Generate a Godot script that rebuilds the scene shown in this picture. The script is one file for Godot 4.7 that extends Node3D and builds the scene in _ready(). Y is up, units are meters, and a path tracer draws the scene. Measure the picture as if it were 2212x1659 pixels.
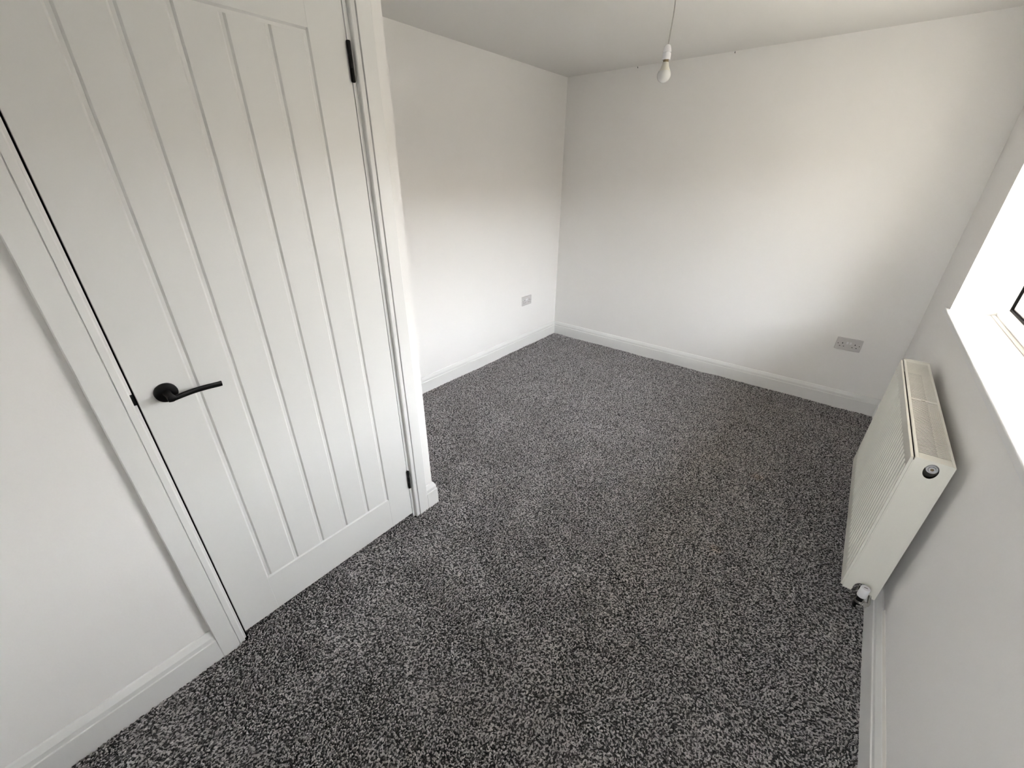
extends Node3D
# Empty carpeted bedroom: x runs from the recessed left wall to the window wall, z from the far wall towards the camera, y is up, metres.

const W := 2.766        # window wall
const H := 2.267        # ceiling
const D := 0.986        # face of the door wall
const ZC := 2.583       # outer corner of the door wall
const ZN := 4.12        # wall behind the camera
const DZ0 := 2.7190     # hinge edge of the door leaf
const DZ1 := 3.4815     # latch edge
const DH := 1.985       # top of the leaf
const WZ0 := 0.655      # window opening
const WZ1 := 2.44
const WY0 := 0.900
const WY1 := 1.98
const LX0 := 1.93         # unseen doorway behind the camera, placed to let light in
const LX1 := 2.68
const LA := 1.38          # unseen landing beyond it and the window that lights it
const ZL := 5.30
const LW1 := 2.0
const LW2 := 1.45
const LW3 := 2.18
const LOW := -0.010     # underside of the carpet pile

var M := {}
var used := {}

# ---------------------------------------------------------------- naming
func numbered(called: String) -> String:
	if not used.has(called):
		used[called] = 0
		return called
	used[called] += 1
	return "%s_%03d" % [called, used[called]]

func tag(o: Node3D, label: String, category: String, kind := "", group := "") -> void:
	o.set_meta("label", label)
	o.set_meta("category", category)
	if kind != "": o.set_meta("kind", kind)
	if group != "": o.set_meta("group", group)

func thing(called: String, label: String, category: String, at := Vector3.ZERO, kind := "", group := "") -> Node3D:
	var o := Node3D.new()
	o.name = numbered(called)
	add_child(o, true)
	o.position = at
	tag(o, label, category, kind, group)
	return o

func obj(called: String, st: SurfaceTool, m: Material, parent: Node3D, at := Vector3.ZERO) -> MeshInstance3D:
	var o := MeshInstance3D.new()
	o.name = called
	o.mesh = st.commit()
	o.material_override = m
	o.position = at
	o.cast_shadow = GeometryInstance3D.SHADOW_CASTING_SETTING_ON
	parent.add_child(o, true)
	return o

func solo(called: String, st: SurfaceTool, m: Material, label: String, category: String, kind := "", group := "") -> MeshInstance3D:
	var o := obj(numbered(called), st, m, self)
	tag(o, label, category, kind, group)
	return o

# ---------------------------------------------------------------- shapes
func begin() -> SurfaceTool:
	var st := SurfaceTool.new()
	st.begin(Mesh.PRIMITIVE_TRIANGLES)
	return st

func tri(st: SurfaceTool, a: Vector3, b: Vector3, c: Vector3, n: Vector3) -> void:
	if (b - a).cross(c - a).dot(n) > 0.0:
		var t := b
		b = c
		c = t
	var g := (c - a).cross(b - a)
	if g.length_squared() < 1e-18: return
	g = g.normalized()
	for p in [a, b, c]:
		st.set_normal(g)
		st.add_vertex(p)

func trin(st: SurfaceTool, p: Array, n: Array) -> void:
	var g: Vector3 = (p[1] - p[0]).cross(p[2] - p[0])
	var order := [0, 1, 2]
	if g.dot(n[0] + n[1] + n[2]) > 0.0: order = [0, 2, 1]
	for k in order:
		st.set_normal((n[k] as Vector3).normalized())
		st.add_vertex(p[k])

func quad(st: SurfaceTool, a: Vector3, b: Vector3, c: Vector3, d: Vector3, n: Vector3) -> void:
	tri(st, a, b, c, n)
	tri(st, a, c, d, n)

# a box from corner to corner with chamfered edges
func box(st: SurfaceTool, lo: Vector3, hi: Vector3, e := 0.0) -> void:
	var mid := (lo + hi) * 0.5
	var h := (hi - lo).abs() * 0.5
	e = minf(e, minf(h.x, minf(h.y, h.z)) * 0.95)
	var ax := [Vector3.RIGHT, Vector3.UP, Vector3.BACK]
	for i in 3:
		var j := (i + 1) % 3
		var k := (i + 2) % 3
		for s in [-1.0, 1.0]:
			var c: Vector3 = mid + ax[i] * h[i] * s
			var u: Vector3 = ax[j] * (h[j] - e)
			var w: Vector3 = ax[k] * (h[k] - e)
			quad(st, c - u - w, c + u - w, c + u + w, c - u + w, ax[i] * s)
			if e > 0.0:
				for s2 in [-1.0, 1.0]:
					var p: Vector3 = mid + ax[i] * h[i] * s + ax[j] * (h[j] - e) * s2
					var q: Vector3 = mid + ax[i] * (h[i] - e) * s + ax[j] * h[j] * s2
					quad(st, p - w, p + w, q + w, q - w, ax[i] * s + ax[j] * s2)
	if e > 0.0:
		for sx in [-1.0, 1.0]:
			for sy in [-1.0, 1.0]:
				for sz in [-1.0, 1.0]:
					var s := Vector3(sx, sy, sz)
					var o := mid + h * s
					tri(st, o - Vector3(0, e * sy, e * sz), o - Vector3(e * sx, 0, e * sz), o - Vector3(e * sx, e * sy, 0), s)

func bx(lo: Vector3, hi: Vector3, e := 0.0) -> SurfaceTool:
	var st := begin()
	box(st, lo, hi, e)
	return st

# a closed outline (u, v) carried along w; m0 and m1 mitre the ends by u * m.x + v * m.y
func run(st: SurfaceTool, pts: PackedVector2Array, o: Vector3, u: Vector3, v: Vector3, w: Vector3, l0: float, l1: float, m0 := Vector2.ZERO, m1 := Vector2.ZERO) -> void:
	var area := 0.0
	var n := pts.size()
	for i in n: area += pts[i].cross(pts[(i + 1) % n])
	var a := PackedVector3Array()
	var b := PackedVector3Array()
	for p in pts:
		a.append(o + u * p.x + v * p.y + w * (l0 + p.dot(m0)))
		b.append(o + u * p.x + v * p.y + w * (l1 + p.dot(m1)))
	for i in n:
		var j := (i + 1) % n
		var e := (pts[j] - pts[i]) * signf(area)
		var out := u * e.y - v * e.x
		quad(st, a[i], a[j], b[j], b[i], out)
	var ids := Geometry2D.triangulate_polygon(pts)
	for i in range(0, ids.size(), 3):
		tri(st, a[ids[i]], a[ids[i + 1]], a[ids[i + 2]], -w)
		tri(st, b[ids[i]], b[ids[i + 1]], b[ids[i + 2]], w)

# a profile of (radius, height) turned round y, then moved by t
func lathe(st: SurfaceTool, prof: Array, t: Transform3D, seg := 28, sharp := 0.7) -> void:
	var n := prof.size()
	var nor := []
	for i in n - 1:
		var d: Vector2 = prof[i + 1] - prof[i]
		nor.append(Vector2(d.y, -d.x).normalized())
	var want := 1.0
	var area := 0.0
	for i in n - 1: area += (prof[i].x + prof[i + 1].x) * (prof[i + 1].y - prof[i].y)
	if area < 0.0: want = -1.0
	for i in n - 1:
		var n0: Vector2 = nor[i]
		var n1: Vector2 = nor[i]
		if i > 0 and nor[i - 1].dot(nor[i]) > sharp: n0 = (nor[i - 1] + nor[i]).normalized()
		if i < n - 2 and nor[i + 1].dot(nor[i]) > sharp: n1 = (nor[i + 1] + nor[i]).normalized()
		for k in seg:
			var p := []
			var q := []
			for c in [[i, k, n0], [i, k + 1, n0], [i + 1, k + 1, n1], [i + 1, k, n1]]:
				var f: float = TAU * c[1] / seg
				var r: Vector2 = prof[c[0]]
				var m: Vector2 = c[2]
				p.append(t * Vector3(cos(f) * r.x, r.y, sin(f) * r.x))
				q.append(t.basis * Vector3(cos(f) * m.x, m.y, sin(f) * m.x) * want)
			trin(st, [p[0], p[1], p[2]], [q[0], q[1], q[2]])
			trin(st, [p[0], p[2], p[3]], [q[0], q[2], q[3]])

# a tube along points; size gives (half width across side, half height across up) at each
func tube(st: SurfaceTool, path: Array, side: Vector3, size: Array, seg := 12, power := 1.0) -> void:
	var rings := []
	var norms := []
	var n := path.size()
	for i in n:
		var dir: Vector3 = (path[mini(i + 1, n - 1)] - path[maxi(i - 1, 0)]).normalized()
		var s := (side - dir * side.dot(dir)).normalized()
		var up := dir.cross(s)
		var sz: Vector2 = size[mini(i, size.size() - 1)]
		var ring := []
		var nn := []
		for k in seg:
			var f := TAU * k / seg
			var c := signf(cos(f)) * pow(absf(cos(f)), power)
			var d := signf(sin(f)) * pow(absf(sin(f)), power)
			ring.append(path[i] + s * c * sz.x + up * d * sz.y)
			nn.append((s * cos(f) * sz.y + up * sin(f) * sz.x).normalized())
		rings.append(ring)
		norms.append(nn)
	for i in n - 1:
		for k in seg:
			var j := (k + 1) % seg
			trin(st, [rings[i][k], rings[i][j], rings[i + 1][j]], [norms[i][k], norms[i][j], norms[i + 1][j]])
			trin(st, [rings[i][k], rings[i + 1][j], rings[i + 1][k]], [norms[i][k], norms[i + 1][j], norms[i + 1][k]])
	for e in [0, n - 1]:
		var out: Vector3 = (path[0] - path[1]) if e == 0 else (path[n - 1] - path[n - 2])
		for k in seg:
			tri(st, path[e], rings[e][k], rings[e][(k + 1) % seg], out)

func turned(at: Vector3, axis: Vector3) -> Transform3D:
	# y of the lathe along axis
	var y := axis.normalized()
	var x := (Vector3.RIGHT if absf(y.x) < 0.9 else Vector3.BACK)
	x = (x - y * x.dot(y)).normalized()
	return Transform3D(Basis(x, y, x.cross(y)), at)

# ---------------------------------------------------------------- materials
func mat(c: Color, rough: float, spec := 0.5, metal := 0.0) -> StandardMaterial3D:
	var m := StandardMaterial3D.new()
	m.albedo_color = c
	m.roughness = rough
	m.metallic = metal
	m.metallic_specular = spec
	return m

func bumpy(m: StandardMaterial3D, freq: float, seed_: int, strength: float, tile: float) -> void:
	var f := FastNoiseLite.new()
	f.seed = seed_
	f.noise_type = FastNoiseLite.TYPE_SIMPLEX_SMOOTH
	f.frequency = freq
	f.fractal_octaves = 3
	var t := NoiseTexture2D.new()
	t.width = 512
	t.height = 512
	t.seamless = true
	t.as_normal_map = true
	t.bump_strength = strength
	t.noise = f
	m.normal_enabled = true
	m.normal_texture = t
	m.normal_scale = 0.16
	m.uv1_triplanar = true
	m.uv1_world_triplanar = true
	m.uv1_scale = Vector3.ONE / tile

func materials() -> void:
	M.wall = mat(Color(0.935, 0.93, 0.92), 0.82, 0.3)
	bumpy(M.wall, 0.05, 3, 1.2, 0.22)
	M.ceiling = mat(Color(0.90, 0.895, 0.88), 0.9, 0.25)
	bumpy(M.ceiling, 0.05, 9, 1.2, 0.22)
	M.wood = mat(Color(0.90, 0.90, 0.89), 0.38, 0.5)       # satin white woodwork
	M.door = mat(Color(0.885, 0.885, 0.875), 0.42, 0.5)
	M.joint = mat(Color(0.55, 0.55, 0.53), 0.7)
	M.black = mat(Color(0.055, 0.055, 0.058), 0.45, 0.3)
	M.dark = mat(Color(0.02, 0.02, 0.02), 0.8)
	M.rad = mat(Color(0.90, 0.893, 0.855), 0.3, 0.5)
	M.shade_and_screw = mat(Color(0.30, 0.29, 0.27), 0.8)  # grey with inside shade painted in for fins and slot; screws share it
	M.plastic = mat(Color(0.80, 0.79, 0.785), 0.3, 0.5)
	M.cap = mat(Color(0.90, 0.90, 0.91), 0.35, 0.5)
	M.brass = mat(Color(0.55, 0.49, 0.39), 0.4, 0.5, 0.8)
	M.chrome = mat(Color(0.80, 0.80, 0.79), 0.2, 0.5, 1.0)
	M.upvc = mat(Color(0.91, 0.91, 0.91), 0.3, 0.5)
	M.gasket = mat(Color(0.05, 0.05, 0.055), 0.7, 0.2)
	M.cord = mat(Color(0.68, 0.67, 0.65), 0.5)
	M.bulb_base = mat(Color(0.84, 0.83, 0.79), 0.4)
	M.bulb_glass = mat(Color(0.86, 0.865, 0.86), 0.12, 0.5)
	M.caulk = mat(Color(0.915, 0.905, 0.88), 0.6)
	var g := mat(Color(1, 1, 1, 0.06), 0.03, 0.5)
	g.transparency = BaseMaterial3D.TRANSPARENCY_ALPHA
	M.glass = g
	M.backing = mat(Color(0.10, 0.10, 0.10), 0.95, 0.1)
	M.pile = mat(Color(1, 1, 1), 0.95, 0.15)
	M.pile.vertex_color_use_as_albedo = true
	M.pile.rim_enabled = true
	M.pile.rim = 0.35
	M.pile.rim_tint = 0.5
	M.ground = mat(Color(0.42, 0.41, 0.38), 0.95, 0.2)
	M.brick = mat(Color(0.52, 0.49, 0.45), 0.95, 0.2)
	M.render = mat(Color(0.80, 0.78, 0.74), 0.9, 0.2)

# ---------------------------------------------------------------- skirting and architrave profiles
func skirt_profile() -> PackedVector2Array:      # (out from the wall, up)
	return PackedVector2Array([Vector2(0, LOW), Vector2(0.018, LOW), Vector2(0.018, 0.0855), Vector2(0.0173, 0.0868), Vector2(0.0150, 0.0876), Vector2(0.0142, 0.0885), Vector2(0.0142, 0.1055), Vector2(0.0134, 0.1075), Vector2(0.0055, 0.1255), Vector2(0.0035, 0.1275), Vector2(0, 0.128)])

func skirting(called: String, o: Vector3, out: Vector3, along: Vector3, l0: float, l1: float, m0: float, m1: float, label: String) -> void:
	var st := begin()
	run(st, skirt_profile(), o, out, Vector3.UP, along, l0, l1, Vector2(m0, 0), Vector2(m1, 0))
	solo(called, st, M.wood, label, "baseboard", "structure")

func arch_profile() -> PackedVector2Array:       # (away from the opening, out from the wall)
	return PackedVector2Array([Vector2(0, 0), Vector2(0, 0.0095), Vector2(0.001, 0.0125), Vector2(0.0035, 0.0142), Vector2(0.0168, 0.0146), Vector2(0.0176, 0.0112), Vector2(0.0192, 0.0112), Vector2(0.0198, 0.0174), Vector2(0.0208, 0.0182), Vector2(0.0695, 0.0182), Vector2(0.0720, 0.0162), Vector2(0.0720, 0)])

# ---------------------------------------------------------------- the room
func room() -> void:
	solo("floor", bx(Vector3(-0.2, -0.25, -0.2), Vector3(W, LOW, ZL)), M.backing, "dark backing of the fitted carpet over the whole floor", "floor", "structure")
	solo("ceiling", bx(Vector3(-0.2, H, -0.2), Vector3(W + 0.3, H + 0.25, ZL + 0.3)), M.ceiling, "plain off-white painted ceiling above the bare bulb", "ceiling", "structure")
	solo("wall_left", bx(Vector3(-0.2, LOW, -0.2), Vector3(0, H, ZC)), M.wall, "white recessed left wall beyond the door with one double socket", "wall", "structure")
	solo("wall_back", bx(Vector3(0, LOW, -0.2), Vector3(W, H, 0)), M.wall, "white far wall facing the camera with a double socket low at its right", "wall", "structure")
	# unseen doorway, landing and window behind the camera, placed to light the radiator side
	var nw := begin()
	box(nw, Vector3(D - 0.1, LOW, ZN), Vector3(LX0, H, ZN + 0.12))
	box(nw, Vector3(LX1, LOW, ZN), Vector3(W, H, ZN + 0.12))
	box(nw, Vector3(LX0, 2.0, ZN), Vector3(LX1, H, ZN + 0.12))
	solo("wall_near", nw, M.wall, "white wall behind the camera with an unseen doorway placed to let light in", "wall", "structure")
	nw = begin()
	box(nw, Vector3(LA - 0.1, LOW, ZN + 0.12), Vector3(LA, H, ZL))
	box(nw, Vector3(LA - 0.1, LOW, ZL), Vector3(W + 0.3, 1.0, ZL + 0.3))
	box(nw, Vector3(LA - 0.1, LW1, ZL), Vector3(W + 0.3, H, ZL + 0.3))
	box(nw, Vector3(LA - 0.1, 1.0, ZL), Vector3(LW2, LW1, ZL + 0.3))
	box(nw, Vector3(LW3, 1.0, ZL), Vector3(W + 0.3, LW1, ZL + 0.3))
	solo("wall_unseen_landing", nw, M.wall, "unseen white landing walls behind the camera, shaped to let light in", "wall", "structure")
	var lw := thing("window_2", "unseen small landing window behind the camera, placed to light the radiator side", "window", Vector3.ZERO, "structure")
	nw = begin()
	box(nw, Vector3(LW2, 1.0, ZL + 0.18), Vector3(LW3, 1.05, ZL + 0.24), 0.004)
	box(nw, Vector3(LW2, LW1 - 0.05, ZL + 0.18), Vector3(LW3, LW1, ZL + 0.24), 0.004)
	box(nw, Vector3(LW2, 1.05, ZL + 0.18), Vector3(LW2 + 0.05, LW1 - 0.05, ZL + 0.24), 0.004)
	box(nw, Vector3(LW3 - 0.05, 1.05, ZL + 0.18), Vector3(LW3, LW1 - 0.05, ZL + 0.24), 0.004)
	obj("frame", nw, M.upvc, lw)
	obj("pane", bx(Vector3(LW2 + 0.05, 1.05, ZL + 0.208), Vector3(LW3 - 0.05, LW1 - 0.05, ZL + 0.212)), M.glass, lw)
	# the window wall round its opening
	var st := begin()
	box(st, Vector3(W, -0.25, -0.2), Vector3(W + 0.30, WY0, ZL))
	box(st, Vector3(W, WY1, -0.2), Vector3(W + 0.30, H, ZL))
	box(st, Vector3(W, WY0, -0.2), Vector3(W + 0.30, WY1, WZ0))
	box(st, Vector3(W, WY0, WZ1), Vector3(W + 0.30, WY1, ZL))
	solo("wall_right", st, M.wall, "white wall with the window, sill and radiator", "wall", "structure")
	# the door wall round its opening (lining 4 mm clear of the leaf)
	var a := DZ0 - 0.003
	var b := DZ1 + 0.0042
	st = begin()
	box(st, Vector3(D - 0.10, LOW, ZC), Vector3(D, H, a - 0.026))
	box(st, Vector3(D - 0.10, LOW, b + 0.026), Vector3(D, H, ZN + 0.15))
	box(st, Vector3(D - 0.10, DH + 0.032, a - 0.026), Vector3(D, H, b + 0.026))
	box(st, Vector3(0, LOW, ZC), Vector3(D - 0.10, H, ZC + 0.10))
	solo("wall_door", st, M.wall, "white wall holding the panelled door, nearest on the left", "wall", "structure")
	st = begin()  # unseen walls behind the door, keeping daylight out of its gaps
	box(st, Vector3(-0.2, LOW, ZC + 0.10), Vector3(0, H, ZL))
	box(st, Vector3(0, LOW, ZN), Vector3(D - 0.10, H, ZN + 0.12))
	solo("wall_unseen_behind_door", st, M.wall, "unseen white walls behind the panelled door, placed to keep daylight out", "wall", "structure")
	# skirting
	skirting("baseboard_left", Vector3(0, 0, 0), Vector3.RIGHT, Vector3.BACK, 0, ZC, 1, -1, "white grooved skirting along the recessed left wall under its socket")
	skirting("baseboard_back", Vector3(0, 0, 0), Vector3.BACK, Vector3.RIGHT, 0, W, 1, -1, "white grooved skirting along the far wall")
	skirting("baseboard_right", Vector3(W, 0, 0), Vector3.LEFT, Vector3.BACK, 0, ZN, 1, -1, "white grooved skirting under the radiator along the window wall")
	skirting("baseboard_door", Vector3(D, 0, 0), Vector3.RIGHT, Vector3.BACK, b + 0.006 + 0.072, ZN, 0, -1, "white grooved skirting left of the door, nearest the camera")
	skirting("baseboard_stub", Vector3(D, 0, 0), Vector3.RIGHT, Vector3.BACK, ZC, a - 0.013 - 0.072, -1, 0, "short white skirting stub between the door frame and the wall corner")
	skirting("baseboard_return", Vector3(0, 0, ZC), Vector3.FORWARD, Vector3.RIGHT, 0, D, 1, 1, "white skirting round the wall corner behind the door frame")
	skirting("baseboard_near", Vector3(0, 0, ZN), Vector3.FORWARD, Vector3.RIGHT, D, LX0, 1, 0, "white skirting along the wall behind the camera")
	# paint and caulk fillet over the skirting of the window wall
	st = begin()
	run(st, PackedVector2Array([Vector2(0, 0.126), Vector2(0.004, 0.127), Vector2(0.0012, 0.139), Vector2(0, 0.140)]), Vector3(W, 0, 0), Vector3.LEFT, Vector3.UP, Vector3.BACK, 2.02, ZN - 0.02)
	solo("trim_caulk", st, M.caulk, "pale bead of caulk above the skirting near the radiator valve", "caulk", "structure")

func door_frame() -> void:
	var a := DZ0 - 0.003
	var b := DZ1 + 0.0042
	var top := DH + 0.003
	# lining and stop
	var f := thing("trim_lining", "white door lining round the panelled door", "door frame", Vector3.ZERO, "structure")
	var st := begin()
	box(st, Vector3(D - 0.10, LOW, a - 0.026), Vector3(D, top, a), 0.001)
	obj("hinge_jamb", st, M.wood, f)
	st = begin()
	box(st, Vector3(D - 0.10, LOW, b), Vector3(D, top, b + 0.026), 0.001)
	obj("latch_jamb", st, M.wood, f)
	obj("head_jamb", bx(Vector3(D - 0.10, top, a - 0.026), Vector3(D, top + 0.026, b + 0.026), 0.001), M.wood, f)
	st = begin()
	box(st, Vector3(D - 0.062, LOW, a), Vector3(D - 0.048, top, a + 0.012))
	box(st, Vector3(D - 0.062, LOW, b - 0.012), Vector3(D - 0.048, top, b))
	box(st, Vector3(D - 0.062, top - 0.012, a + 0.012), Vector3(D - 0.048, top, b - 0.012))
	obj("door_stop", st, M.wood, f)
	st = begin()
	run(st, PackedVector2Array([Vector2(0.9735, 0.0), Vector2(0.9735, 0.0065), Vector2(0.9775, 0.0085), Vector2(1.0005, 0.0085), Vector2(1.0045, 0.0065), Vector2(1.0045, 0.0)]), Vector3(D, 0, b - 0.0008), Vector3.UP, Vector3.BACK, Vector3.RIGHT, -0.03, 0.0006)
	var gap_strip := obj("dark_gap_strip", bx(Vector3(D - 0.030, LOW, DZ1 + 0.0004), Vector3(D - 0.0060, top, b + 0.001), 0.0005), M.gasket, f)  # black strip filling the gap on the latch side
	gap_strip.set_meta("label", "black strip in the gap on the handle side")
	var sp := obj("strike_plate", st, M.black, f)
	sp.set_meta("label", "black metal strike plate let into the white jamb")
	# architraves, mitred at the head
	var p := arch_profile()
	var zi := a - 0.013
	var zo := b + 0.006
	var ht := top + 0.008
	st = begin()
	run(st, p, Vector3(D, 0, zo), Vector3.BACK, Vector3.RIGHT, Vector3.UP, LOW, ht, Vector2.ZERO, Vector2(1, 0))
	solo("trim_1", st, M.wood, "white grooved architrave on the handle side of the door", "architrave", "structure")
	st = begin()
	run(st, p, Vector3(D, 0, zi), Vector3.FORWARD, Vector3.RIGHT, Vector3.UP, LOW, ht, Vector2.ZERO, Vector2(1, 0))
	solo("trim_2", st, M.wood, "white grooved architrave on the hinge side of the door", "architrave", "structure")
	st = begin()
	run(st, p, Vector3(D, ht, 0), Vector3.UP, Vector3.RIGHT, Vector3.BACK, zi, zo, Vector2(-1, 0), Vector2(1, 0))
	solo("trim_3", st, M.wood, "white grooved architrave over the head of the door", "architrave", "structure")

func door() -> void:
	var d := thing("door_1", "white five-plank cottage door with a black lever handle", "door", Vector3(D, 0, DZ0), "structure")
	var yb := 0.021
	var w := DZ1 - DZ0
	var s0 := 0.1185            # inner edges of the stiles
	var s1 := 0.6385
	var r0 := 0.190             # top of the bottom rail
	var r1 := 1.860             # underside of the top rail
	var gx := 0.0056            # depth of the grooves
	var bv := 0.0050            # width of their bevels
	var ln := 0.0006
	# stiles, rails: boards 40 mm thick whose inner front edges are bevelled down to the groove bed
	var L := [[0.0, s0, 1.0], [s1, w, -1.0]]
	for q in L:
		var st := begin()
		var z0: float = q[0]
		var z1: float = q[1]
		if q[2] > 0.0:
			run(st, PackedVector2Array([Vector2(z0, -0.04), Vector2(z0, -0.0008), Vector2(z0 + 0.0008, 0), Vector2(z1 - bv, 0), Vector2(z1, -gx), Vector2(z1, -0.04)]), Vector3.ZERO, Vector3.BACK, Vector3.RIGHT, Vector3.UP, yb, DH)
		else:
			run(st, PackedVector2Array([Vector2(z1, -0.04), Vector2(z1, -0.0008), Vector2(z1 - 0.0008, 0), Vector2(z0 + bv, 0), Vector2(z0, -gx), Vector2(z0, -0.04)]), Vector3.ZERO, Vector3.BACK, Vector3.RIGHT, Vector3.UP, yb, DH)
		obj("stile", st, M.door, d)
	# the stile bevel runs on beside the rails, so the rails fill it flush save for a hairline joint
	for q in [[yb, r0, 1.0, "bottom_rail"], [r1, DH, -1.0, "top_rail"]]:
		var st := begin()
		var y0: float = q[0]
		var y1: float = q[1]
		var prof: PackedVector2Array
		if q[2] > 0.0:
			prof = PackedVector2Array([Vector2(y0, -0.04), Vector2(y0, 0), Vector2(y1 - bv, 0), Vector2(y1, -gx), Vector2(y1, -0.04)])
		else:
			prof = PackedVector2Array([Vector2(y1, -0.04), Vector2(y1, 0), Vector2(y0 + bv, 0), Vector2(y0, -gx), Vector2(y0, -0.04)])
		run(st, prof, Vector3.ZERO, Vector3.UP, Vector3.RIGHT, Vector3.BACK, s0, s1)
		# fill beside the stile bevels up to the hairline
		for e in [s0 - bv + ln, s1]:
			var e1: float = e + bv - ln
			var h0 := y0 if q[2] > 0.0 else y0 + bv
			var h1 := y1 - bv if q[2] > 0.0 else y1
			box(st, Vector3(-gx - 0.001, h0, e), Vector3(0.0, h1, e1))
		obj(q[3], st, M.door, d)
	# bed of the grooves
	obj("groove_bed", bx(Vector3(-0.036, r0 - 0.004, s0 - 0.004), Vector3(-gx, r1 + 0.004, s1 + 0.004)), M.door, d)
	# five planks with bevelled edges
	var gw := 0.0078            # flat bed between the bevels
	var pitch := (s1 - s0 + gw * 0.0) / 5.0
	for k in 5:
		var z0 := s0 + pitch * k + (gw if k == 0 else gw * 0.5)
		var z1 := s0 + pitch * (k + 1) - (gw if k == 4 else gw * 0.5)
		var y0 := r0 + gw * 0.35
		var y1 := r1 - gw
		var st := begin()
		var zb0 := z0 + bv
		var zb1 := z1 - bv
		var yb0 := y0 + 0.0016
		var yb1 := y1 - 0.0016
		var p := [Vector3(-gx, y0, z0), Vector3(-gx, y0, z1), Vector3(-gx, y1, z1), Vector3(-gx, y1, z0)]
		var f := [Vector3(0, yb0, zb0), Vector3(0, yb0, zb1), Vector3(0, yb1, zb1), Vector3(0, yb1, zb0)]
		quad(st, f[0], f[1], f[2], f[3], Vector3.RIGHT)
		for i in 4:
			var j := (i + 1) % 4
			quad(st, f[i], f[j], p[j], p[i], Vector3(1, 0, 0) + ((p[i] + p[j]) - (p[(i + 2) % 4] + p[(i + 3) % 4])).normalized())
		obj("plank", st, M.door, d)
	# lever handle on a round rose
	var at := Vector3(0, 0.985, 3.4208 - DZ0)
	var st := begin()
	lathe(st, [Vector2(0.0262, 0.0), Vector2(0.0262, 0.0065), Vector2(0.0254, 0.0082), Vector2(0.0238, 0.009), Vector2(0, 0.009)], turned(at, Vector3.RIGHT), 40)
	var h := obj("door_handle", st, M.black, d)
	h.set_meta("label", "black lever handle on a round rose")
	st = begin()
	lathe(st, [Vector2(0.0095, 0.008), Vector2(0.0085, 0.016), Vector2(0.0082, 0.034), Vector2(0.0092, 0.044), Vector2(0.0092, 0.056), Vector2(0.0075, 0.0575), Vector2(0, 0.0575)], turned(at, Vector3.RIGHT), 24)
	obj("neck", st, M.black, h)
	st = begin()
	var path := []
	var size := []
	for i in 25:
		var t := i / 24.0
		var z := at.z + 0.0085 - 0.128 * t
		var x := 0.050 - 0.004 * sin(t * PI * 0.55) - 0.012 * t * t
		var y := at.y - 0.0050 + 0.0042 * sin(clampf(t * 1.05, 0, 1) * PI) - 0.0030 * t * t
		path.append(Vector3(x, y, z))
		var thick := 0.0062 + 0.0012 * t
		if i == 0: thick *= 0.75
		size.append(Vector2(0.0052 - 0.0017 * t if i > 0 else 0.004, thick))
	tube(st, path, Vector3.RIGHT, size, 16, 0.55)
	obj("lever", st, M.black, h)
	# hinges
	for y in [0.2320, 1.8090]:
		st = begin()
		lathe(st, [Vector2(0, -0.0505), Vector2(0.0042, -0.0505), Vector2(0.0062, -0.049), Vector2(0.0062, -0.0165), Vector2(0.0057, -0.016), Vector2(0.0062, -0.0155), Vector2(0.0062, 0.0155), Vector2(0.0057, 0.016), Vector2(0.0062, 0.0165), Vector2(0.0062, 0.049), Vector2(0.0042, 0.0505), Vector2(0, 0.0505)], Transform3D(Basis(), Vector3(0.0052, y, -0.0015)), 20)
		box(st, Vector3(-0.03, y - 0.05, -0.0028), Vector3(0.004, y + 0.05, -0.0002))
		var hg := obj("hinge", st, M.black, d)
		hg.set_meta("label", "black butt hinge knuckle")

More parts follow.
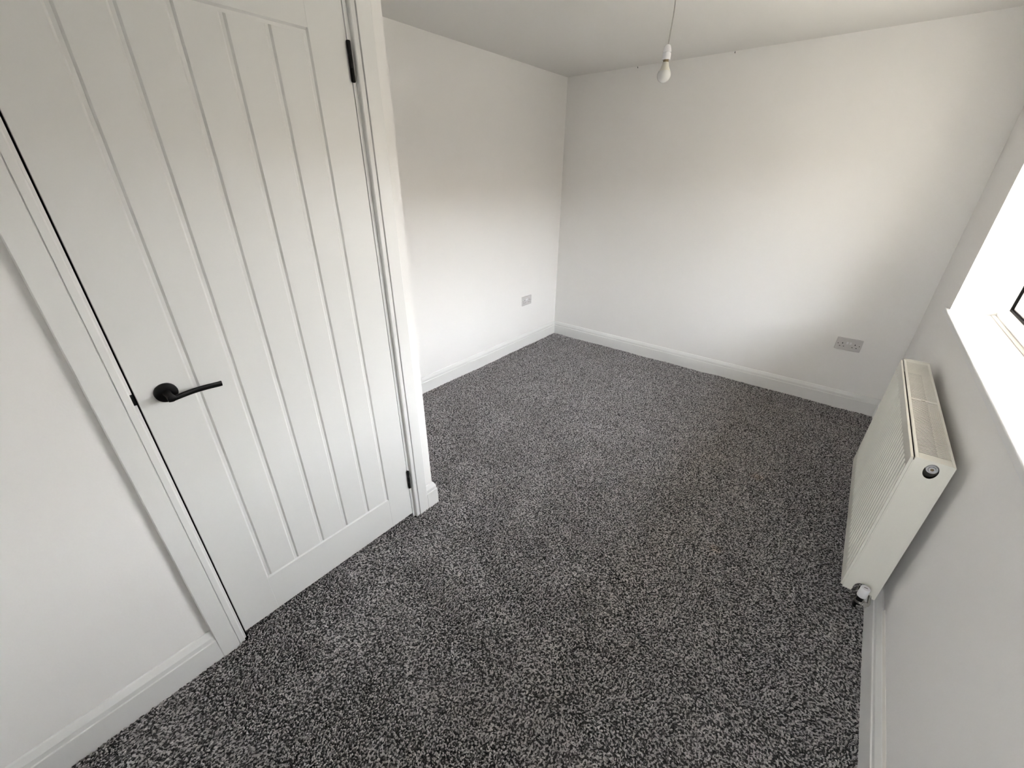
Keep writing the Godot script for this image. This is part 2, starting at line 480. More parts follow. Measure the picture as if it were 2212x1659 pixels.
func window() -> void:
	var xin := 2.925
	var y0 := 0.9275
	var w := thing("window_1", "white plastic window with a deep sill on the right wall", "window", Vector3.ZERO, "structure")
	# sill board with rounded nose and a horn past the reveal
	var st := begin()
	var edge := []
	for c in [[WY0 + 0.0055, -PI / 2], [y0 - 0.0045, -PI]]:
		for i in 5:
			var f: float = c[1] - PI / 2 * i / 4.0
			edge.append(Vector2(W - 0.0095 + cos(f) * 0.0055, c[0] + sin(f) * 0.0050))
	var nose := PackedVector2Array([Vector2(xin + 0.01, WY0 - 0.0005)])
	nose.append_array(PackedVector2Array(edge))
	nose.append(Vector2(xin + 0.01, y0))
	run(st, nose, Vector3.ZERO, Vector3.RIGHT, Vector3.UP, Vector3.BACK, WZ0, WZ1)
	var horn := PackedVector2Array([Vector2(W + 0.001, WY0 - 0.0005)])
	horn.append_array(PackedVector2Array(edge))
	horn.append(Vector2(W + 0.001, y0))
	run(st, horn, Vector3.ZERO, Vector3.RIGHT, Vector3.UP, Vector3.BACK, WZ0 - 0.05, WZ0)
	run(st, horn, Vector3.ZERO, Vector3.RIGHT, Vector3.UP, Vector3.BACK, WZ1, WZ1 + 0.05)
	var sl := obj("sill", st, M.upvc, w)
	sl.set_meta("label", "glossy white window sill with a rounded nose")
	# bead between sill and frame
	obj("sill_bead", bx(Vector3(xin - 0.016, y0, WZ0), Vector3(xin, y0 + 0.004, WZ1), 0.0015), M.caulk, w)
	# outer frame, four lengths with a sloped inner edge
	var fw := 0.040
	var prof := PackedVector2Array([Vector2(0, 0), Vector2(0, 0.070), Vector2(fw, 0.070), Vector2(fw, 0.024), Vector2(fw - 0.013, 0.004), Vector2(fw - 0.017, 0)])
	st = begin()
	run(st, prof, Vector3(xin, y0, 0), Vector3.UP, Vector3.RIGHT, Vector3.BACK, WZ0, WZ1, Vector2(1, 0), Vector2(-1, 0))
	obj("frame_rail", st, M.upvc, w)
	st = begin()
	run(st, prof, Vector3(xin, WY1, 0), Vector3.DOWN, Vector3.RIGHT, Vector3.BACK, WZ0, WZ1, Vector2(1, 0), Vector2(-1, 0))
	obj("frame_rail", st, M.upvc, w)
	for s in [[WZ0, Vector3.BACK], [WZ1, Vector3.FORWARD]]:
		st = begin()
		run(st, prof, Vector3(xin, 0, s[0]), s[1], Vector3.RIGHT, Vector3.UP, y0, WY1, Vector2(1, 0), Vector2(-1, 0))
		obj("frame_stile", st, M.upvc, w)
	var zm := 1.91
	var mp := PackedVector2Array([Vector2(-0.036, 0.024), Vector2(-0.020, 0.004), Vector2(-0.016, 0), Vector2(0.016, 0), Vector2(0.020, 0.004), Vector2(0.036, 0.024), Vector2(0.036, 0.070), Vector2(-0.036, 0.070)])
	st = begin()
	run(st, mp, Vector3(xin, 0, zm), Vector3.BACK, Vector3.RIGHT, Vector3.UP, y0 + fw, WY1 - fw)
	obj("mullion", st, M.upvc, w)
	# sashes: gasket, sash frame, glazing gasket, pane
	for r in [[WZ0 + fw, zm - 0.036], [zm + 0.036, WZ1 - fw]]:
		var za: float = r[0]
		var zb: float = r[1]
		var ya := y0 + fw
		var yt := WY1 - fw
		var sash := Node3D.new()
		sash.name = "sash"
		w.add_child(sash, true)
		ring(sash, "gasket", M.gasket, ya, yt, za, zb, 0.0, 0.009, xin + 0.0245, xin + 0.045, 0.0)
		ring(sash, "sash_frame", M.upvc, ya, yt, za, zb, 0.009, 0.052, xin + 0.034, xin + 0.078, 0.012)
		ring(sash, "glazing_gasket", M.gasket, ya, yt, za, zb, 0.052, 0.056, xin + 0.040, xin + 0.060, 0.0)
		st = bx(Vector3(xin + 0.048, ya + 0.05, za + 0.05), Vector3(xin + 0.052, yt - 0.05, zb - 0.05))
		obj("pane", st, M.glass, sash)

# a rectangular frame between insets i0 and i1 of an opening in the plane across x
func ring(parent: Node3D, called: String, m: Material, ya: float, yt: float, za: float, zb: float, i0: float, i1: float, x0: float, x1: float, e: float) -> void:
	var st := begin()
	var p := PackedVector2Array([Vector2(i0, 0), Vector2(i0, x1 - x0), Vector2(i1, x1 - x0), Vector2(i1, e), Vector2(i1 - e, 0)])
	if e <= 0.0: p = PackedVector2Array([Vector2(i0, 0), Vector2(i0, x1 - x0), Vector2(i1, x1 - x0), Vector2(i1, 0)])
	run(st, p, Vector3(x0, ya, 0), Vector3.UP, Vector3.RIGHT, Vector3.BACK, za, zb, Vector2(1, 0), Vector2(-1, 0))
	run(st, p, Vector3(x0, yt, 0), Vector3.DOWN, Vector3.RIGHT, Vector3.BACK, za, zb, Vector2(1, 0), Vector2(-1, 0))
	run(st, p, Vector3(x0, 0, za), Vector3.BACK, Vector3.RIGHT, Vector3.UP, ya, yt, Vector2(1, 0), Vector2(-1, 0))
	run(st, p, Vector3(x0, 0, zb), Vector3.FORWARD, Vector3.RIGHT, Vector3.UP, ya, yt, Vector2(1, 0), Vector2(-1, 0))
	obj(called, st, m, parent)

# ---------------------------------------------------------------- radiator
func radiator() -> void:
	var z0 := 1.005
	var z1 := 2.000
	var y0 := 0.142
	var y1 := 0.742
	var xf := 2.6335         # face of the front panel between the flutes
	var xs := 2.6430         # side panels and grille begin
	var xb := 2.7350
	var r := thing("radiator", "white double-panel radiator hung under the window sill", "radiator", Vector3.ZERO)
	# front panel pressed into vertical flutes: recessed channels between flat ribs
	var st := begin()
	var n := 30
	var pitch := (z1 - z0 - 0.012) / n
	var fa := z0 + 0.006
	var top := y1 - 0.008
	var bot := y0 + 0.004
	var dep := 0.0060
	var f0 := bot + 0.048
	var f1 := top - 0.036
	for k in n:
		var a := fa + pitch * k
		var z := [a, a + pitch * 0.16, a + pitch * 0.36, a + pitch * 0.64, a + pitch * 0.84, a + pitch]
		var rows := [[bot, 0.0], [f0, 0.0], [f0 + 0.019, 1.0], [f1 - 0.012, 1.0], [f1, 0.0], [top, 0.0]]
		var prof := [0.0, 0.0, dep, dep, 0.0, 0.0]
		for i in 5:
			for j in 5:
				var q := []
				for c in [[i, j], [i + 1, j], [i + 1, j + 1], [i, j + 1]]:
					q.append(Vector3(xf + prof[c[0]] * rows[c[1]][1], rows[c[1]][0], z[c[0]]))
				quad(st, q[0], q[1], q[2], q[3], Vector3.LEFT)
	# rolled edges and back of the panel
	box(st, Vector3(xf, top - 0.001, fa), Vector3(xf + 0.0072, top + 0.0035, fa + pitch * n), 0.001)
	box(st, Vector3(xf, bot - 0.003, fa), Vector3(xf + 0.0072, bot + 0.001, fa + pitch * n), 0.001)
	box(st, Vector3(xf, bot, fa - 0.001), Vector3(xf + 0.0072, top, fa + 0.001))
	box(st, Vector3(xf, bot, fa + pitch * n - 0.001), Vector3(xf + 0.0072, top, fa + pitch * n + 0.001))
	quad(st, Vector3(xf + 0.0072, bot, fa), Vector3(xf + 0.0072, top, fa), Vector3(xf + 0.0072, top, fa + pitch * n), Vector3(xf + 0.0072, bot, fa + pitch * n), Vector3.RIGHT)
	obj("front_panel", st, M.rad, r)
	# back panel and convector fins between
	obj("back_panel", bx(Vector3(xb - 0.012, y0 + 0.004, z0 + 0.01), Vector3(xb - 0.002, y1 - 0.012, z1 - 0.004), 0.002), M.rad, r)
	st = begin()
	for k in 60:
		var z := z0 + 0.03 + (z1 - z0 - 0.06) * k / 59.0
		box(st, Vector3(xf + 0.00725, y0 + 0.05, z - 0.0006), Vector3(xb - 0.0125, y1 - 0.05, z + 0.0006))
	var fins := obj("convector_fins", st, M.shade_and_screw, r)  # white fins coloured dark for the shade inside the radiator
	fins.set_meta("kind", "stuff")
	# near side panel: outline with a round vent hole and a notch for the valve
	var hole := Vector2(2.6895, 0.7070)
	var outline := PackedVector2Array([Vector2(xs, y0), Vector2(2.6665, y0)])
	for i in 11:
		var f := PI - PI * i / 10.0
		outline.append(Vector2(2.6900 + cos(f) * 0.0235, y0 + 0.024 + sin(f) * 0.026))
	outline.append_array([Vector2(2.7135, y0), Vector2(xb, y0), Vector2(xb, y1 - 0.003), Vector2(xb - 0.003, y1), Vector2(xs + 0.003, y1), Vector2(xs, y1 - 0.003)])
	for zz in [[z1 - 0.0015, z1, true], [z0, z0 + 0.0015, false]]:
		st = begin()
		if zz[2]:
			plate_with_hole(st, outline, hole, 0.0172, 0.0262, zz[0], zz[1])
			# the return lips of the casing
			box(st, Vector3(xs, y0, z1 - 0.010), Vector3(xs + 0.0012, y1 - 0.004, z1 - 0.0005))
			box(st, Vector3(xs - 0.0030, y0 - 0.001, z1 - 0.0035), Vector3(xs + 0.0012, y1 - 0.012, z1 + 0.0006), 0.0006)
			box(st, Vector3(xb - 0.0012, y0, z1 - 0.012), Vector3(xb, y1 - 0.004, z1 - 0.0005))
		else:
			box(st, Vector3(xs, y0, z0), Vector3(xb, y1 + 0.004, z0 + 0.0022), 0.0008)
		obj("side_panel", st, M.rad, r)
	# top grille: rim, centre strip and slats
	var g := Node3D.new()
	g.name = "top_grille"
	r.add_child(g, true)
	st = begin()
	box(st, Vector3(xs + 0.0005, y1 - 0.006, z0 + 0.002), Vector3(xs + 0.0090, y1, z1 - 0.0005), 0.0014)
	box(st, Vector3(xb - 0.0085, y1 - 0.006, z0 + 0.002), Vector3(xb, y1, z1 - 0.0005), 0.0014)
	box(st, Vector3(xs + 0.0075, y1 - 0.006, z0 + 0.002), Vector3(xb - 0.007, y1, z0 + 0.030), 0.0014)
	box(st, Vector3(xs + 0.0075, y1 - 0.006, z1 - 0.036), Vector3(xb - 0.007, y1, z1 - 0.0005), 0.0014)
	box(st, Vector3(xs + 0.0085, y1 - 0.005, 1.4945), Vector3(xb - 0.008, y1 - 0.0004, 1.5085), 0.001)
	obj("grille_rim", st, M.rad, g)
	obj("clip", bx(Vector3(2.680, y1 - 0.001, 1.5035), Vector3(2.692, y1 + 0.0025, 1.5085), 0.0008), M.rad, g)
	var slat := begin()
	# thin pressed bars with open slots between
	var lean := PackedVector2Array([Vector2(-0.0025, -0.0004), Vector2(-0.0018, 0), Vector2(0.0018, 0), Vector2(0.0025, -0.0004), Vector2(0.0025, -0.0012), Vector2(-0.0025, -0.0012)])
	run(slat, lean, Vector3.ZERO, Vector3.BACK, Vector3.UP, Vector3.RIGHT, xs + 0.008, xb - 0.0075)
	var sm := slat.commit()
	var z := z0 + 0.0345
	while z < z1 - 0.038:
		if absf(z - 1.5015) > 0.0095:
			var o := MeshInstance3D.new()
			o.name = "slat"
			o.mesh = sm
			o.material_override = M.rad
			o.position = Vector3(0, y1 - 0.0006, z)
			g.add_child(o, true)
		z += 0.0094
	# air vent deep in the side hole
	var v := Node3D.new()
	v.name = "air_vent"
	r.add_child(v, true)
	var vt := turned(Vector3(2.6935, 0.7075, z1 - 0.042), Vector3.BACK)
	st = begin()
	lathe(st, [Vector2(0.0142, 0.0), Vector2(0.0142, 0.026), Vector2(0.0132, 0.028), Vector2(0.0118, 0.028), Vector2(0.0110, 0.024), Vector2(0.0098, 0.024)], vt, 32)
	lathe(st, [Vector2(0.0100, 0.023), Vector2(0.0090, 0.0285), Vector2(0.0080, 0.0295), Vector2(0.0050, 0.0295), Vector2(0.0046, 0.027)], vt, 6, 0.95)
	obj("plug", st, M.cap, v)
	st = begin()
	lathe(st, [Vector2(0.0047, 0.022), Vector2(0.0047, 0.028), Vector2(0.0040, 0.029), Vector2(0, 0.029)], vt, 18)
	obj("bleed_screw", st, M.brass, v)
	st = begin()
	lathe(st, [Vector2(0.0185, -0.06), Vector2(0.0185, 0.001), Vector2(0, 0.001)], vt, 24)
	obj("vent_hole_shade", st, M.dark, v)  # near-black drum, the shade of the vent hole put into colour
	# wall brackets
	for zz in [1.20, 1.80]:
		obj("wall_bracket", bx(Vector3(xb - 0.002, y0 + 0.08, zz - 0.02), Vector3(W - 0.0005, y1 - 0.08, zz + 0.02)), M.rad, r)
	# lockshield valve at the near bottom corner, its tail and pipe
	var q := Node3D.new()
	q.name = "radiator_valve"
	q.position = Vector3(2.6900, 0, 2.0370)
	r.add_child(q, true)
	q.set_meta("label", "white-capped chrome valve at the near foot of the radiator")
	st = begin()
	lathe(st, [Vector2(0, 0.1680), Vector2(0.0132, 0.1680), Vector2(0.0142, 0.1692), Vector2(0.0138, 0.2085), Vector2(0.0128, 0.2100), Vector2(0.0, 0.2100)], Transform3D(), 32)
	obj("cap", st, M.cap, q)
	obj("cap_slot_shade", bx(Vector3(-0.0052, 0.2090, -0.0016), Vector3(0.0052, 0.2103, 0.0016), 0.0003), M.shade_and_screw, q)  # grey block stands for the shade in the slot
	st = begin()
	lathe(st, [Vector2(0, 0.148), Vector2(0.0098, 0.148), Vector2(0.0098, 0.1685), Vector2(0, 0.1685)], Transform3D(), 24)
	obj("gland", st, M.black, q)
	st = begin()
	lathe(st, [Vector2(0, 0.1385), Vector2(0.0128, 0.1385), Vector2(0.0136, 0.1400), Vector2(0.0136, 0.1462), Vector2(0.0126, 0.1490), Vector2(0, 0.1490)], Transform3D(), 24)
	lathe(st, [Vector2(0, 0.004), Vector2(0.0094, 0.004), Vector2(0.0094, 0.0145), Vector2(0.0108, 0.0150), Vector2(0.0108, 0.0235), Vector2(0.0098, 0.0245), Vector2(0, 0.0245)], turned(Vector3(0, 0.136, 0), Vector3.RIGHT), 24)
	lathe(st, [Vector2(0, 0.000), Vector2(0.0070, 0.000), Vector2(0.0070, 0.0150), Vector2(0.0058, 0.0165), Vector2(0, 0.0165)], turned(Vector3(0.004, 0.1255, 0), Vector3.BACK), 18)
	obj("body", st, M.chrome, q)
	st = begin()
	lathe(st, [Vector2(0, 0.1120), Vector2(0.0112, 0.1120), Vector2(0.0122, 0.1135), Vector2(0.0122, 0.1390), Vector2(0, 0.1390)], Transform3D(), 6, 0.95)
	obj("foot", st, M.black, q)  # nut at the valve bottom, its shadow put into the black
	st = begin()
	lathe(st, [Vector2(0, -0.048), Vector2(0.0090, -0.048), Vector2(0.0090, 0.0), Vector2(0, 0.0)], turned(Vector3(-0.002, 0.158, 0), Vector3.BACK), 24)
	lathe(st, [Vector2(0, -0.034), Vector2(0.0150, -0.034), Vector2(0.0155, -0.032), Vector2(0.0155, -0.018), Vector2(0.0146, -0.016), Vector2(0, -0.016)], turned(Vector3(-0.002, 0.158, 0), Vector3.BACK), 6, 0.95)
	obj("tail_nut", st, M.chrome, q)
	st = begin()
	tube(st, [Vector3(0.022, 0.136, 0), Vector3(0.026, 0.137, -0.002), Vector3(0.029, 0.140, -0.010), Vector3(0.029, 0.156, -0.050), Vector3(0.029, 0.162, -0.100), Vector3(0.029, 0.166, -0.190), Vector3(0.031, 0.168, -0.206), Vector3(0.037, 0.168, -0.212), Vector3(W - 2.6907, 0.168, -0.213)], Vector3.UP, [Vector2(0.0052, 0.0052)], 14)
	obj("pipe", st, M.chrome, q)

# a flat plate across z with an oval hole
func plate_with_hole(st: SurfaceTool, outline: PackedVector2Array, c: Vector2, rx: float, ry: float, za: float, zb: float) -> void:
	var n := 36
	var holep := PackedVector2Array()
	for i in n:
		var f := TAU * i / n
		holep.append(c + Vector2(cos(f) * rx, sin(f) * ry))
	# the plate is cut along the level of the hole's centre into an upper and a lower piece
	var lo := PackedVector2Array()
	var hi := PackedVector2Array()
	for piece in [[PackedVector2Array([Vector2(0, -9), Vector2(9, -9), Vector2(9, c.y), Vector2(0, c.y)]), lo], [PackedVector2Array([Vector2(0, c.y), Vector2(9, c.y), Vector2(9, 9), Vector2(0, 9)]), hi]]:
		for poly in Geometry2D.intersect_polygons(outline, piece[0]):
			for rest in Geometry2D.clip_polygons(poly, holep):
				var ids := Geometry2D.triangulate_polygon(rest)
				for i in range(0, ids.size(), 3):
					for s in [[za, Vector3.FORWARD], [zb, Vector3.BACK]]:
						var p := []
						for k in 3: p.append(Vector3(rest[ids[i + k]].x, rest[ids[i + k]].y, s[0]))
						tri(st, p[0], p[1], p[2], s[1])
	for ring_ in [[outline, 1.0], [holep, -1.0]]:
		var o: PackedVector2Array = ring_[0]
		for i in o.size():
			var a := o[i]
			var b := o[(i + 1) % o.size()]
			var e := b - a
			var mid := (a + b) * 0.5
			var out := Vector3(e.y, -e.x, 0)
			var want: Vector3 = Vector3(mid.x - c.x, mid.y - (c.y if ring_[1] < 0.0 else 0.45), 0) * ring_[1]
			if out.dot(want) < 0.0: out = -out
			quad(st, Vector3(a.x, a.y, za), Vector3(b.x, b.y, za), Vector3(b.x, b.y, zb), Vector3(a.x, a.y, zb), out)

# ---------------------------------------------------------------- sockets
func make_socket() -> Node3D:
	# faces +z of its own, centred on its origin
	var s := thing("double_socket", "", "socket")
	var st := begin()
	box(st, Vector3(-0.073, -0.043, 0), Vector3(0.073, 0.043, 0.0060), 0.0)
	st = begin()
	var lo := Vector2(0.073, 0.043)
	var outline := PackedVector2Array()
	for c in [[1, 1, 0.0], [-1, 1, 0.5], [-1, -1, 1.0], [1, -1, 1.5]]:
		for i in 5:
			var f: float = (c[2] as float) * PI + PI / 2 * i / 4.0
			outline.append(Vector2((lo.x - 0.004) * c[0] + cos(f) * 0.004, (lo.y - 0.004) * c[1] + sin(f) * 0.004))
	run(st, outline, Vector3.ZERO, Vector3.RIGHT, Vector3.UP, Vector3.BACK, 0.0, 0.0072)
	var inner := PackedVector2Array()
	for p in outline: inner.append(Vector2(p.x * 0.966, p.y * 0.945))
	for i in outline.size():
		var j := (i + 1) % outline.size()
		quad(st, Vector3(outline[i].x, outline[i].y, 0.0072), Vector3(outline[j].x, outline[j].y, 0.0072), Vector3(inner[j].x, inner[j].y, 0.0092), Vector3(inner[i].x, inner[i].y, 0.0092), Vector3(outline[i].x, outline[i].y, 0.05))
	var ids := Geometry2D.triangulate_polygon(inner)
	for i in range(0, ids.size(), 3):
		tri(st, Vector3(inner[ids[i]].x, inner[ids[i]].y, 0.0092), Vector3(inner[ids[i + 1]].x, inner[ids[i + 1]].y, 0.0092), Vector3(inner[ids[i + 2]].x, inner[ids[i + 2]].y, 0.0092), Vector3.BACK)
	obj("face_plate", st, M.plastic, s)
	for cx in [-0.0355, 0.0355]:
		for h in [[0.0, 0.005, 0.0024, 0.0042], [-0.0112, -0.0165, 0.0034, 0.0022], [0.0112, -0.0165, 0.0034, 0.0022]]:
			st = bx(Vector3(cx + h[0] - h[2], h[1] - h[3], 0.0070), Vector3(cx + h[0] + h[2], h[1] + h[3], 0.00945), 0.0001)
			obj("pin_slot_shade", st, M.dark, s)  # dark blocks stand for the shade inside the pin holes
	for cx in [-0.0090, 0.0090]:
		st = begin()
		run(st, PackedVector2Array([Vector2(0.0025, 0.0085), Vector2(0.0185, 0.0085), Vector2(0.0185, 0.0105), Vector2(0.0100, 0.0112), Vector2(0.0035, 0.0138), Vector2(0.0025, 0.0132)]), Vector3(cx, 0, 0), Vector3.UP, Vector3.BACK, Vector3.RIGHT, -0.0052, 0.0052)
		obj("switch", st, M.cap, s)
	for cx in [-0.0602, 0.0602]:
		st = begin()
		lathe(st, [Vector2(0.0031, 0.0085), Vector2(0.0031, 0.0094), Vector2(0.0026, 0.0097), Vector2(0, 0.0095)], turned(Vector3(cx, 0.0, 0), Vector3.BACK), 16)
		obj("screw", st, M.shade_and_screw, s)
	return s

func sockets() -> void:
	var a := make_socket()
	a.position = Vector3(2.4664, 0.4724, 0)
	a.set_meta("label", "pale grey double wall socket low on the far wall beside the radiator")
	a.set_meta("group", "double wall sockets")
	var b: Node3D = a.duplicate()
	b.name = numbered("double_socket")
	add_child(b, true)
	b.position = Vector3(0, 0.4590, 0.514)
	b.rotation.y = PI / 2
	b.set_meta("label", "pale grey double wall socket on the recessed left wall near the far corner")

# ---------------------------------------------------------------- pendant
func pendant() -> void:
	var p := thing("pendant_light", "bare white bulb hanging from the ceiling on a thin white cord", "light", Vector3(1.4005, 0, 1.363))
	var st := begin()
	lathe(st, [Vector2(0, H - 0.030), Vector2(0.012, H - 0.030), Vector2(0.016, H - 0.026), Vector2(0.040, H - 0.020), Vector2(0.046, H - 0.012), Vector2(0.047, H), Vector2(0, H)], Transform3D(), 36)
	obj("ceiling_rose", st, M.cap, p)
	st = begin()
	var path := []
	for i in 17:
		var t := i / 16.0
		path.append(Vector3(0.0045 * sin(t * PI) + 0.003 * t * (1 - t), 2.036 + (H - 0.028 - 2.036) * t, 0.002 * sin(t * TAU)))
	tube(st, path, Vector3.RIGHT, [Vector2(0.0027, 0.0027)], 10)
	obj("cord", st, M.cord, p)
	st = begin()
	lathe(st, [Vector2(0.0035, 2.0395), Vector2(0.0065, 2.0390), Vector2(0.0115, 2.0350), Vector2(0.0150, 2.0270), Vector2(0.0172, 2.0165), Vector2(0.0174, 2.0112), Vector2(0.0145, 2.0106), Vector2(0.0145, 2.0082), Vector2(0.0178, 2.0076), Vector2(0.0178, 1.9855), Vector2(0.0172, 1.9840), Vector2(0.0160, 1.9840), Vector2(0.0160, 1.9980), Vector2(0.0, 1.9980)], Transform3D(), 36)
	obj("lamp_holder", st, M.cap, p)
	var b := Node3D.new()
	b.name = "bulb"
	p.add_child(b, true)
	st = begin()
	lathe(st, [Vector2(0.0122, 1.9860), Vector2(0.0122, 1.9765), Vector2(0.0110, 1.9755)], Transform3D(), 30)
	obj("bulb_cap", st, M.brass, b)
	st = begin()
	lathe(st, [Vector2(0.0110, 1.9765), Vector2(0.0135, 1.9745), Vector2(0.0142, 1.9690), Vector2(0.0160, 1.9620), Vector2(0.0205, 1.9520), Vector2(0.0252, 1.9430), Vector2(0.0258, 1.9415), Vector2(0.0254, 1.9405)], Transform3D(), 36)
	obj("bulb_base", st, M.bulb_base, b)
	st = begin()
	var prof := []
	for i in 17:
		var f := 0.56 - (0.56 + PI / 2) * i / 16.0
		prof.append(Vector2(cos(f) * 0.0300, 1.9280 + sin(f) * 0.0285) if i < 16 else Vector2(0, 1.8995))
	lathe(st, prof, Transform3D(), 36)
	obj("bulb_globe", st, M.bulb_glass, b)

# ---------------------------------------------------------------- marks and fixings
func nails() -> void:
	for q in [[0.6265, "dark little nail at the top of the far wall, left of the bulb"], [1.3080, "dark little nail at the top of the far wall, right of the bulb"]]:
		var st := begin()
		tube(st, [Vector3(0, -0.004, -0.004), Vector3(0.001, -0.002, 0.005), Vector3(0.003, 0.003, 0.009)], Vector3.RIGHT, [Vector2(0.0022, 0.0022), Vector2(0.002, 0.002), Vector2(0.0012, 0.0012)], 8)
		var o := solo("nail", st, M.dark, q[1], "nail", "", "nails along the top of the far wall")
		o.position = Vector3(q[0], H - 0.006, 0.002)

# ---------------------------------------------------------------- carpet
func carpet() -> void:
	# one tuft: a short twisted cut end of yarn, leaning a little
	var st := begin()
	var seg := 5
	var rings := []
	for q in [[0.0017, 0.0, 0.0, 0.0], [0.0025, 0.0062, 0.0009, 0.5], [0.0019, 0.0098, 0.0023, 1.1]]:
		var ring_ := []
		for k in seg:
			var f: float = TAU * k / seg + q[3]
			ring_.append(Vector3(cos(f) * q[0] + q[2], q[1], sin(f) * q[0]))
		rings.append(ring_)
	for i in 2:
		for k in seg:
			var j := (k + 1) % seg
			var mid: Vector3 = (rings[i][k] + rings[i][j]) * 0.5
			quad(st, rings[i][k], rings[i][j], rings[i + 1][j], rings[i + 1][k], Vector3(mid.x, 0.0, mid.z) - Vector3(0.0005, 0, 0))
	for k in seg:
		tri(st, Vector3(0.0024, 0.0105, 0), rings[2][k], rings[2][(k + 1) % seg], Vector3.UP)
	var mesh := st.commit()
	var step := 0.0039
	var rng := RandomNumberGenerator.new()
	rng.seed = 4711
	var nap := FastNoiseLite.new()
	nap.seed = 5
	nap.noise_type = FastNoiseLite.TYPE_SIMPLEX
	nap.fractal_octaves = 3
	nap.frequency = 2.4
	var buf := PackedFloat32Array()
	var nx := int((W - 0.03) / step)
	var nz := int((ZN - 0.02) / step)
	buf.resize(nx * nz * 16)
	var at := 0
	var count := 0
	var white := PackedFloat32Array()
	white.resize((nx + 2) * (nz + 2))
	for i in white.size(): white[i] = rng.randf()
	var rw := nx + 2
	for iz in nz:
		for ix in nx:
			var x := 0.014 + (ix + 0.5 * (iz & 1) + rng.randf() * 0.7) * step
			var z := 0.014 + (iz + rng.randf() * 0.7) * step
			if z > ZC - 0.016 and x < D + 0.016:
				if not (z > DZ0 and z < DZ1 and x > D - 0.03): continue
			var n := nap.get_noise_2d(x, z)
			var lean := 0.42 + 0.6 * n + rng.randf() * 0.35
			var dir := 0.7 + 2.6 * n + rng.randf_range(-1.1, 1.1)
			var s := rng.randf_range(0.85, 1.2)
			var c := cos(dir) * s
			var d := sin(dir) * s
			var cl := cos(lean)
			var sl := sin(lean)
			# columns: x = along the lean, y = up tilted, z = across
			buf[at] = c * cl
			buf[at + 1] = c * sl
			buf[at + 2] = -d
			buf[at + 3] = x
			buf[at + 4] = -sl * s
			buf[at + 5] = cl * s
			buf[at + 6] = 0.0
			buf[at + 7] = LOW
			buf[at + 8] = d * cl
			buf[at + 9] = d * sl
			buf[at + 10] = c
			buf[at + 11] = z
			var c0 := (iz + 1) * rw + ix + 1
			var o1 := 1 if (iz & 1) else -1
			# each yarn tends to differ from its neighbours, as twisted two-tone yarn does
			var v := white[c0] - 0.155 * (white[c0 - 1] + white[c0 + 1] + white[c0 - rw] + white[c0 + rw] + white[c0 - rw + o1] + white[c0 + rw + o1]) - 0.035
			var g := lerpf(0.045, 0.51, smoothstep(-0.16, 0.22, v))
			g *= rng.randf_range(0.8, 1.2)
			# two faint brown spots by the radiator
			var spot := 0.0
			for q in [Vector3(2.250, 1.289, 0.045), Vector3(2.215, 1.960, 0.035)]:
				spot = maxf(spot, smoothstep(1.0, 0.2, Vector2(x - q.x, z - q.y).length() / q.z))
			buf[at + 12] = g * (1.0 + 0.04 * spot)
			buf[at + 13] = g * (0.955 - 0.05 * spot)
			buf[at + 14] = g * (0.95 - 0.15 * spot)
			buf[at + 15] = 1.0
			at += 16
			count += 1
	buf.resize(count * 16)
	var mm := MultiMesh.new()
	mm.transform_format = MultiMesh.TRANSFORM_3D
	mm.use_colors = true
	mm.mesh = mesh
	mm.instance_count = count
	mm.buffer = buf
	var o := MultiMeshInstance3D.new()
	o.name = numbered("carpet")
	o.multimesh = mm
	o.material_override = M.pile
	add_child(o, true)
	tag(o, "flecked charcoal grey twist-pile fitted carpet across the room", "carpet", "stuff")

# ---------------------------------------------------------------- outside the window
func outside() -> void:
	solo("ground", bx(Vector3(-12, -0.45, -14), Vector3(W + 26, -0.27, 24)), M.ground, "pale ground outside the window", "ground", "structure")
	var st := begin()
	box(st, Vector3(W + 0.30, 2.095, -1.5), Vector3(3.735, 2.20, 5.5))  # unseen overhang, placed to stop the sun at the sill edge
	run(st, PackedVector2Array([Vector2(W + 0.30, 2.20), Vector2(3.735, 2.20), Vector2(W + 0.30, 2.62)]), Vector3.ZERO, Vector3.RIGHT, Vector3.UP, Vector3.BACK, -1.5, 5.5)
	var hs := thing("unseen_bungalow", "low brick house out of view, placed to block low sky from the window", "house", Vector3.ZERO, "structure")  # unseen skyline, placed to keep low sky off the upper walls
	obj("wall", bx(Vector3(W + 9.0, -0.25, -12), Vector3(W + 16.0, 2.3, 20)), M.brick, hs)
	obj("unseen_garage", bx(Vector3(W + 4.2, -0.25, 4.8), Vector3(W + 9.0, 2.95, 16)), M.brick, hs)  # unseen block, cuts the sky that reaches the far wall
	var sr := begin()
	run(sr, PackedVector2Array([Vector2(W + 8.6, 2.25), Vector2(W + 16.4, 2.25), Vector2(W + 12.5, 3.7)]), Vector3.ZERO, Vector3.RIGHT, Vector3.UP, Vector3.BACK, -12.4, 20.4)
	obj("roof", sr, M.brick, hs)
	box(st, Vector3(-1.5, 2.095, ZL + 0.3), Vector3(3.735, 2.62, ZL + 1.0))  # overhang added to keep sun out of the landing window
	solo("added_porch", bx(Vector3(W + 0.30, -0.27, 3.0), Vector3(3.90, 2.095, 3.2)), M.render, "rendered wall added out of view beside the window to cut sky light", "added_porch", "structure")  # added wall, cuts sky light on the reveal and far wall
	solo("unseen_eaves", st, M.render, "deep roof overhang out of view, placed to stop the sun at the sill", "unseen_eaves", "structure")

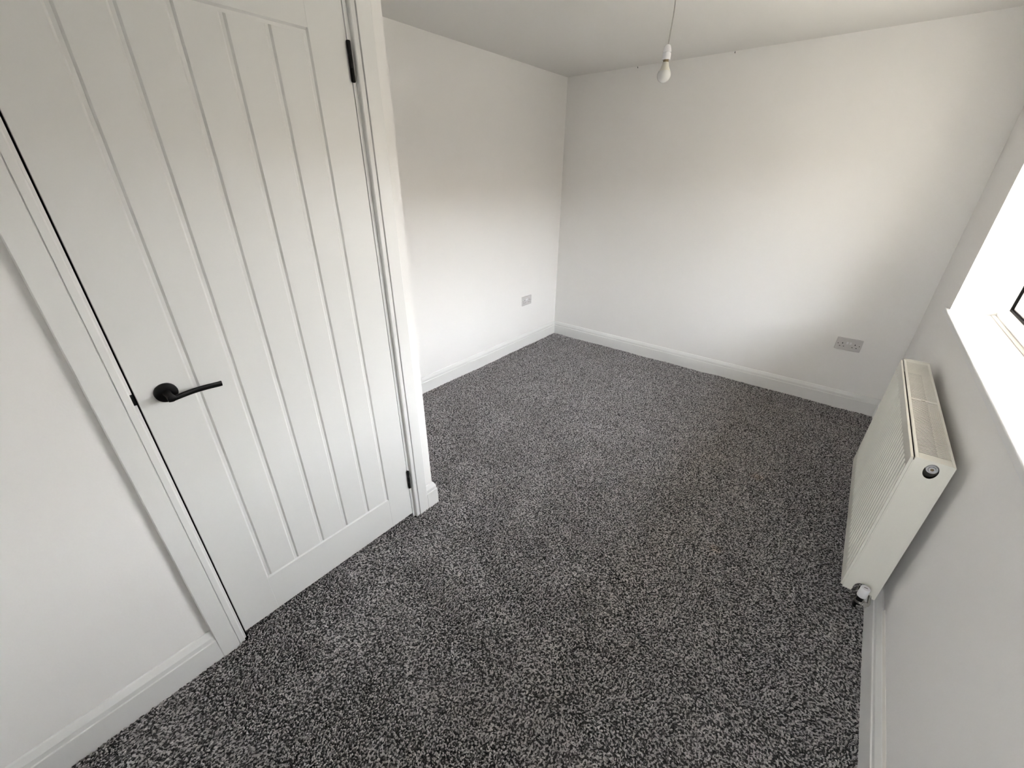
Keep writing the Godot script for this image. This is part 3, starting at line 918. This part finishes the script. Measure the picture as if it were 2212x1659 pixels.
# ---------------------------------------------------------------- start
func _ready() -> void:
	# camera
	var cam := Camera3D.new()
	cam.name = "camera"
	var yaw := 0.6801
	var pitch := -0.4687
	var roll := 0.0067
	cam.transform = Transform3D(Basis(Vector3.UP, yaw) * Basis(Vector3.RIGHT, pitch) * Basis(Vector3.BACK, roll), Vector3(2.3147, 1.5040, 3.5840))
	cam.fov = rad_to_deg(2.0 * atan(829.5 / 878.37))
	cam.near = 0.02
	cam.far = 200.0
	add_child(cam)
	cam.current = true
	# sky and exposure
	var sky_mat := ProceduralSkyMaterial.new()
	sky_mat.sky_top_color = Color(0.86, 0.877, 0.91)
	sky_mat.sky_horizon_color = Color(0.96, 0.955, 0.945)
	sky_mat.sky_curve = 0.2
	sky_mat.sky_energy_multiplier = 1.0
	sky_mat.ground_bottom_color = Color(0.55, 0.52, 0.47)
	sky_mat.ground_horizon_color = Color(0.80, 0.79, 0.77)
	sky_mat.sun_angle_max = 40.0
	var sky := Sky.new()
	sky.sky_material = sky_mat
	var env := Environment.new()
	env.background_mode = Environment.BG_SKY
	env.sky = sky
	env.background_energy_multiplier = 4.0
	env.tonemap_mode = Environment.TONE_MAPPER_LINEAR
	env.tonemap_exposure = 11.0
	env.sdfgi_enabled = true
	env.ssao_enabled = true
	env.ssil_enabled = true
	var we := WorldEnvironment.new()
	we.name = "environment"
	we.environment = env
	add_child(we)
	# sun: falls steeply through the window onto the sill, just short of the room
	var sun := DirectionalLight3D.new()
	sun.name = "sun"
	var travel := Vector3(-1.0, -1.214, -0.66).normalized()
	sun.transform = Transform3D(Basis.looking_at(travel, Vector3.UP), Vector3(8, 9, 6))
	sun.light_energy = 2.6
	sun.light_color = Color(1.0, 0.96, 0.90)
	sun.light_angular_distance = 0.6
	sun.sky_mode = DirectionalLight3D.SKY_MODE_LIGHT_ONLY
	sun.shadow_enabled = true
	add_child(sun)

	materials()
	room()
	door_frame()
	door()
	window()
	outside()
	radiator()
	sockets()
	pendant()
	nails()
	carpet()
